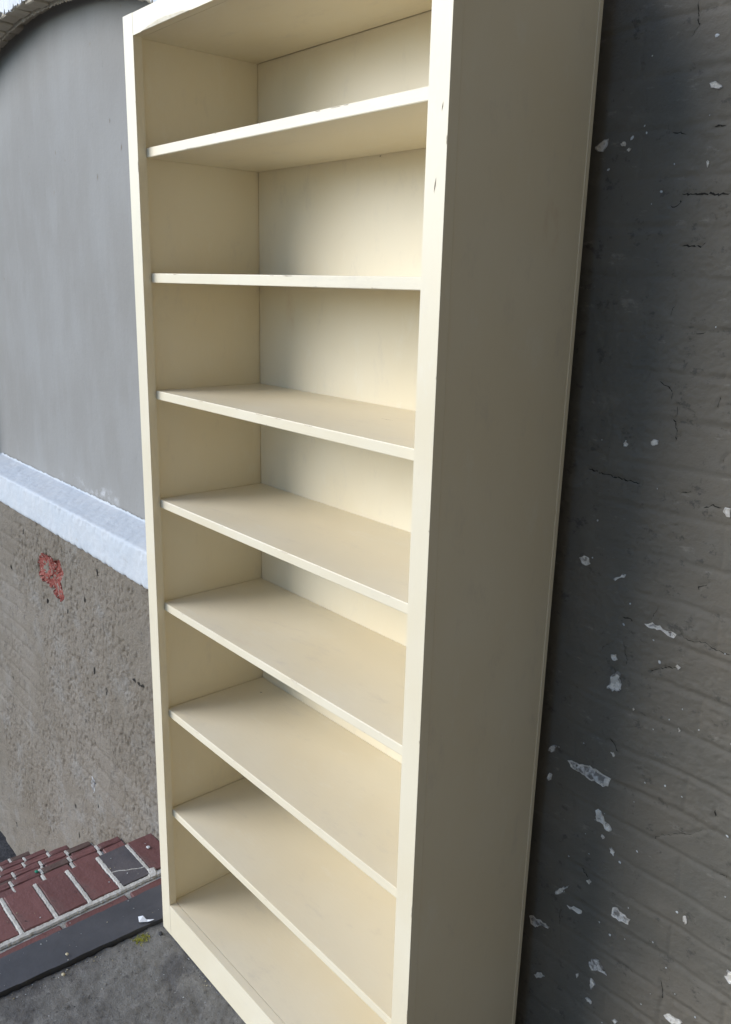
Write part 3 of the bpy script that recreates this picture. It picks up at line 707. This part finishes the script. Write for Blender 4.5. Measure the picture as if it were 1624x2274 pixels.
# scratches on the right stile and shelves
def scratch(p0, p1, w, axis):
    p0, p1 = Vector(p0), Vector(p1); m = (p0+p1)/2; d = (p1-p0).normalized()
    n = d.cross(Vector((0, 1, 0)) if axis == 'y' else Vector((0, 0, 1)))*w
    from_pydata('scratch', [p0, m-n, p1, m+n], [(0, 1, 2, 3)], M['pencil'], bk)
scratch((W-.020, -.0004, 1.752), (W-.017, -.0004, 1.772), .0008, 'y')
scratch((W-.012, -.0004, 1.85), (W-.010, -.0004, 1.862), .0006, 'y')
scratch((W-.027, -.0004, 2.005), (W-.0262, -.0004, 2.008), .0010, 'y')
scratch((.792, .10, .3632), (.822, .128, .3632), .0005, 'z')
scratch((.60, .17, 1.4022), (.63, .175, 1.4022), .0006, 'z')
scratch((.10, .24, .6383), (.106, .245, .6383), .0022, 'z')
scratch((.44, .30-.006-.0005, 1.868), (.446, .2935, 1.869), .001, 'y')

# ------------------------------------------------------------ litter
def pebble(name, loc, r, mat, seed, sq=.7):
    R = random.Random(seed); bm = bmesh.new(); bmesh.ops.create_icosphere(bm, subdivisions=2, radius=r)
    for w in bm.verts: w.co *= R.uniform(.86, 1.12)
    for w in bm.verts: w.co = Vector((w.co.x*R.uniform(.98, 1.02), w.co.y*.8, w.co.z*sq))
    me = bpy.data.meshes.new(name); bm.to_mesh(me); bm.free(); o = link(name, me, mat); o.location = (loc[0], loc[1], loc[2]+r*sq*.8); return o
tag(pebble('pebble', (.020, -.018, -.002), .0065, M['dark_stone'], 3), 'small black pebble on the concrete beside the bookcase corner', 'pebble')
tag(pebble('pebble', (-.010, -.262, -.004), .0052, M['tan_stone'], 4), 'tan pebble in the gap along the slate strip', 'pebble')
tag(pebble('pebble', (-.052, -.235, .0120), .0045, M['tan_stone'], 5, .4), 'pale tan crumb lying on the slate strip', 'crumb')
tag(pebble('paint_flake', (-.305, .112, .0105), .007, M['chip_white'], 6, .25), 'white paint flake on the dark red brick next to the wall', 'flake')
tag(pebble('glass_fragment', (-.600, -.120, -.140), .0075, M['green_bit'], 8, .4), 'small green glass fragment on the second brick step', 'fragment')
pv = [(-.062, -.040, .0215), (-.040, -.048, .0235), (-.030, -.030, .0215), (-.022, -.020, .026), (-.026, -.012, .0225), (-.038, -.028, .0222), (-.054, -.030, .0245)]
pv = [(x, y, z-.0110) for x, y, z in pv]; pp = [(x, y, z+.0007) for x, y, z in pv]; n = len(pv)
paper = from_pydata('paper_scrap', pv+pp, [tuple(range(n))[::-1], tuple(range(n, 2*n))]+[(i, (i+1) % n, n+(i+1) % n, n+i) for i in range(n)], M['paper'])
tag(paper, 'torn white paper scrap on the slate strip near the bookcase', 'paper')
# moss and grit
v, f = [], []
for i in range(420):
    x = rnd.gauss(.002, .008); y = rnd.gauss(-.062, .009)
    if x < LX0+.004: x = LX0+.004+rnd.random()*.01
    z = -.003; h = rnd.uniform(.002, .0050); a = rnd.uniform(0, 6.3); r = rnd.uniform(.0007, .0018); b = len(v)
    v += [(x+r*math.cos(a), y+r*math.sin(a), z), (x-r*math.cos(a), y-r*math.sin(a), z), (x+rnd.uniform(-.002, .002), y+rnd.uniform(-.002, .002), z+h)]
    f.append((b, b+1, b+2))
tag(from_pydata('moss', v, f, M['moss']), 'yellow green moss tuft on the concrete by the slate strip', 'moss', kind='stuff')
v, f, mi = [], [], []
for i in range(640):
    zone = rnd.random()
    if i >= 540: x, y, z = rnd.uniform(.0, .6), -abs(rnd.gauss(0, .006))-.002, -.003
    elif i >= 420: y = rnd.uniform(-.6, -.01); x, z = LX0+.05*y+.006+abs(rnd.gauss(0, .010)), -.003
    elif zone < .8: x, y, z = rnd.uniform(LX0+.012, .75), rnd.uniform(-.62, -.01), -.003
    else: x, y, z = rnd.uniform(-.34, -.03), rnd.uniform(-.6, .12), .0105
    if z > 0 and x > -.145: z = .0084
    r = rnd.choice((.0007, .0009, .0012, .0016, .0022)); b = len(v)
    v += [(x+r*rnd.uniform(.6, 1.3)*math.cos(a), y+r*rnd.uniform(.6, 1.3)*math.sin(a), z) for a in (0.2, 1.7, 3.1, 4.6)]+[(x, y, z+r*rnd.uniform(.6, 1.2))]
    m = rnd.choice((0, 0, 1, 2))
    for j in range(4): f.append((b+j, b+(j+1) % 4, b+4)); mi.append(m)
g = from_pydata('grit', v, f, (M['chip_white'], M['tan_stone'], M['dark_stone']))
g.data.polygons.foreach_set('material_index', mi)
tag(g, 'fine pale and dark grit scattered over the landing and steps', 'grit', kind='stuff')
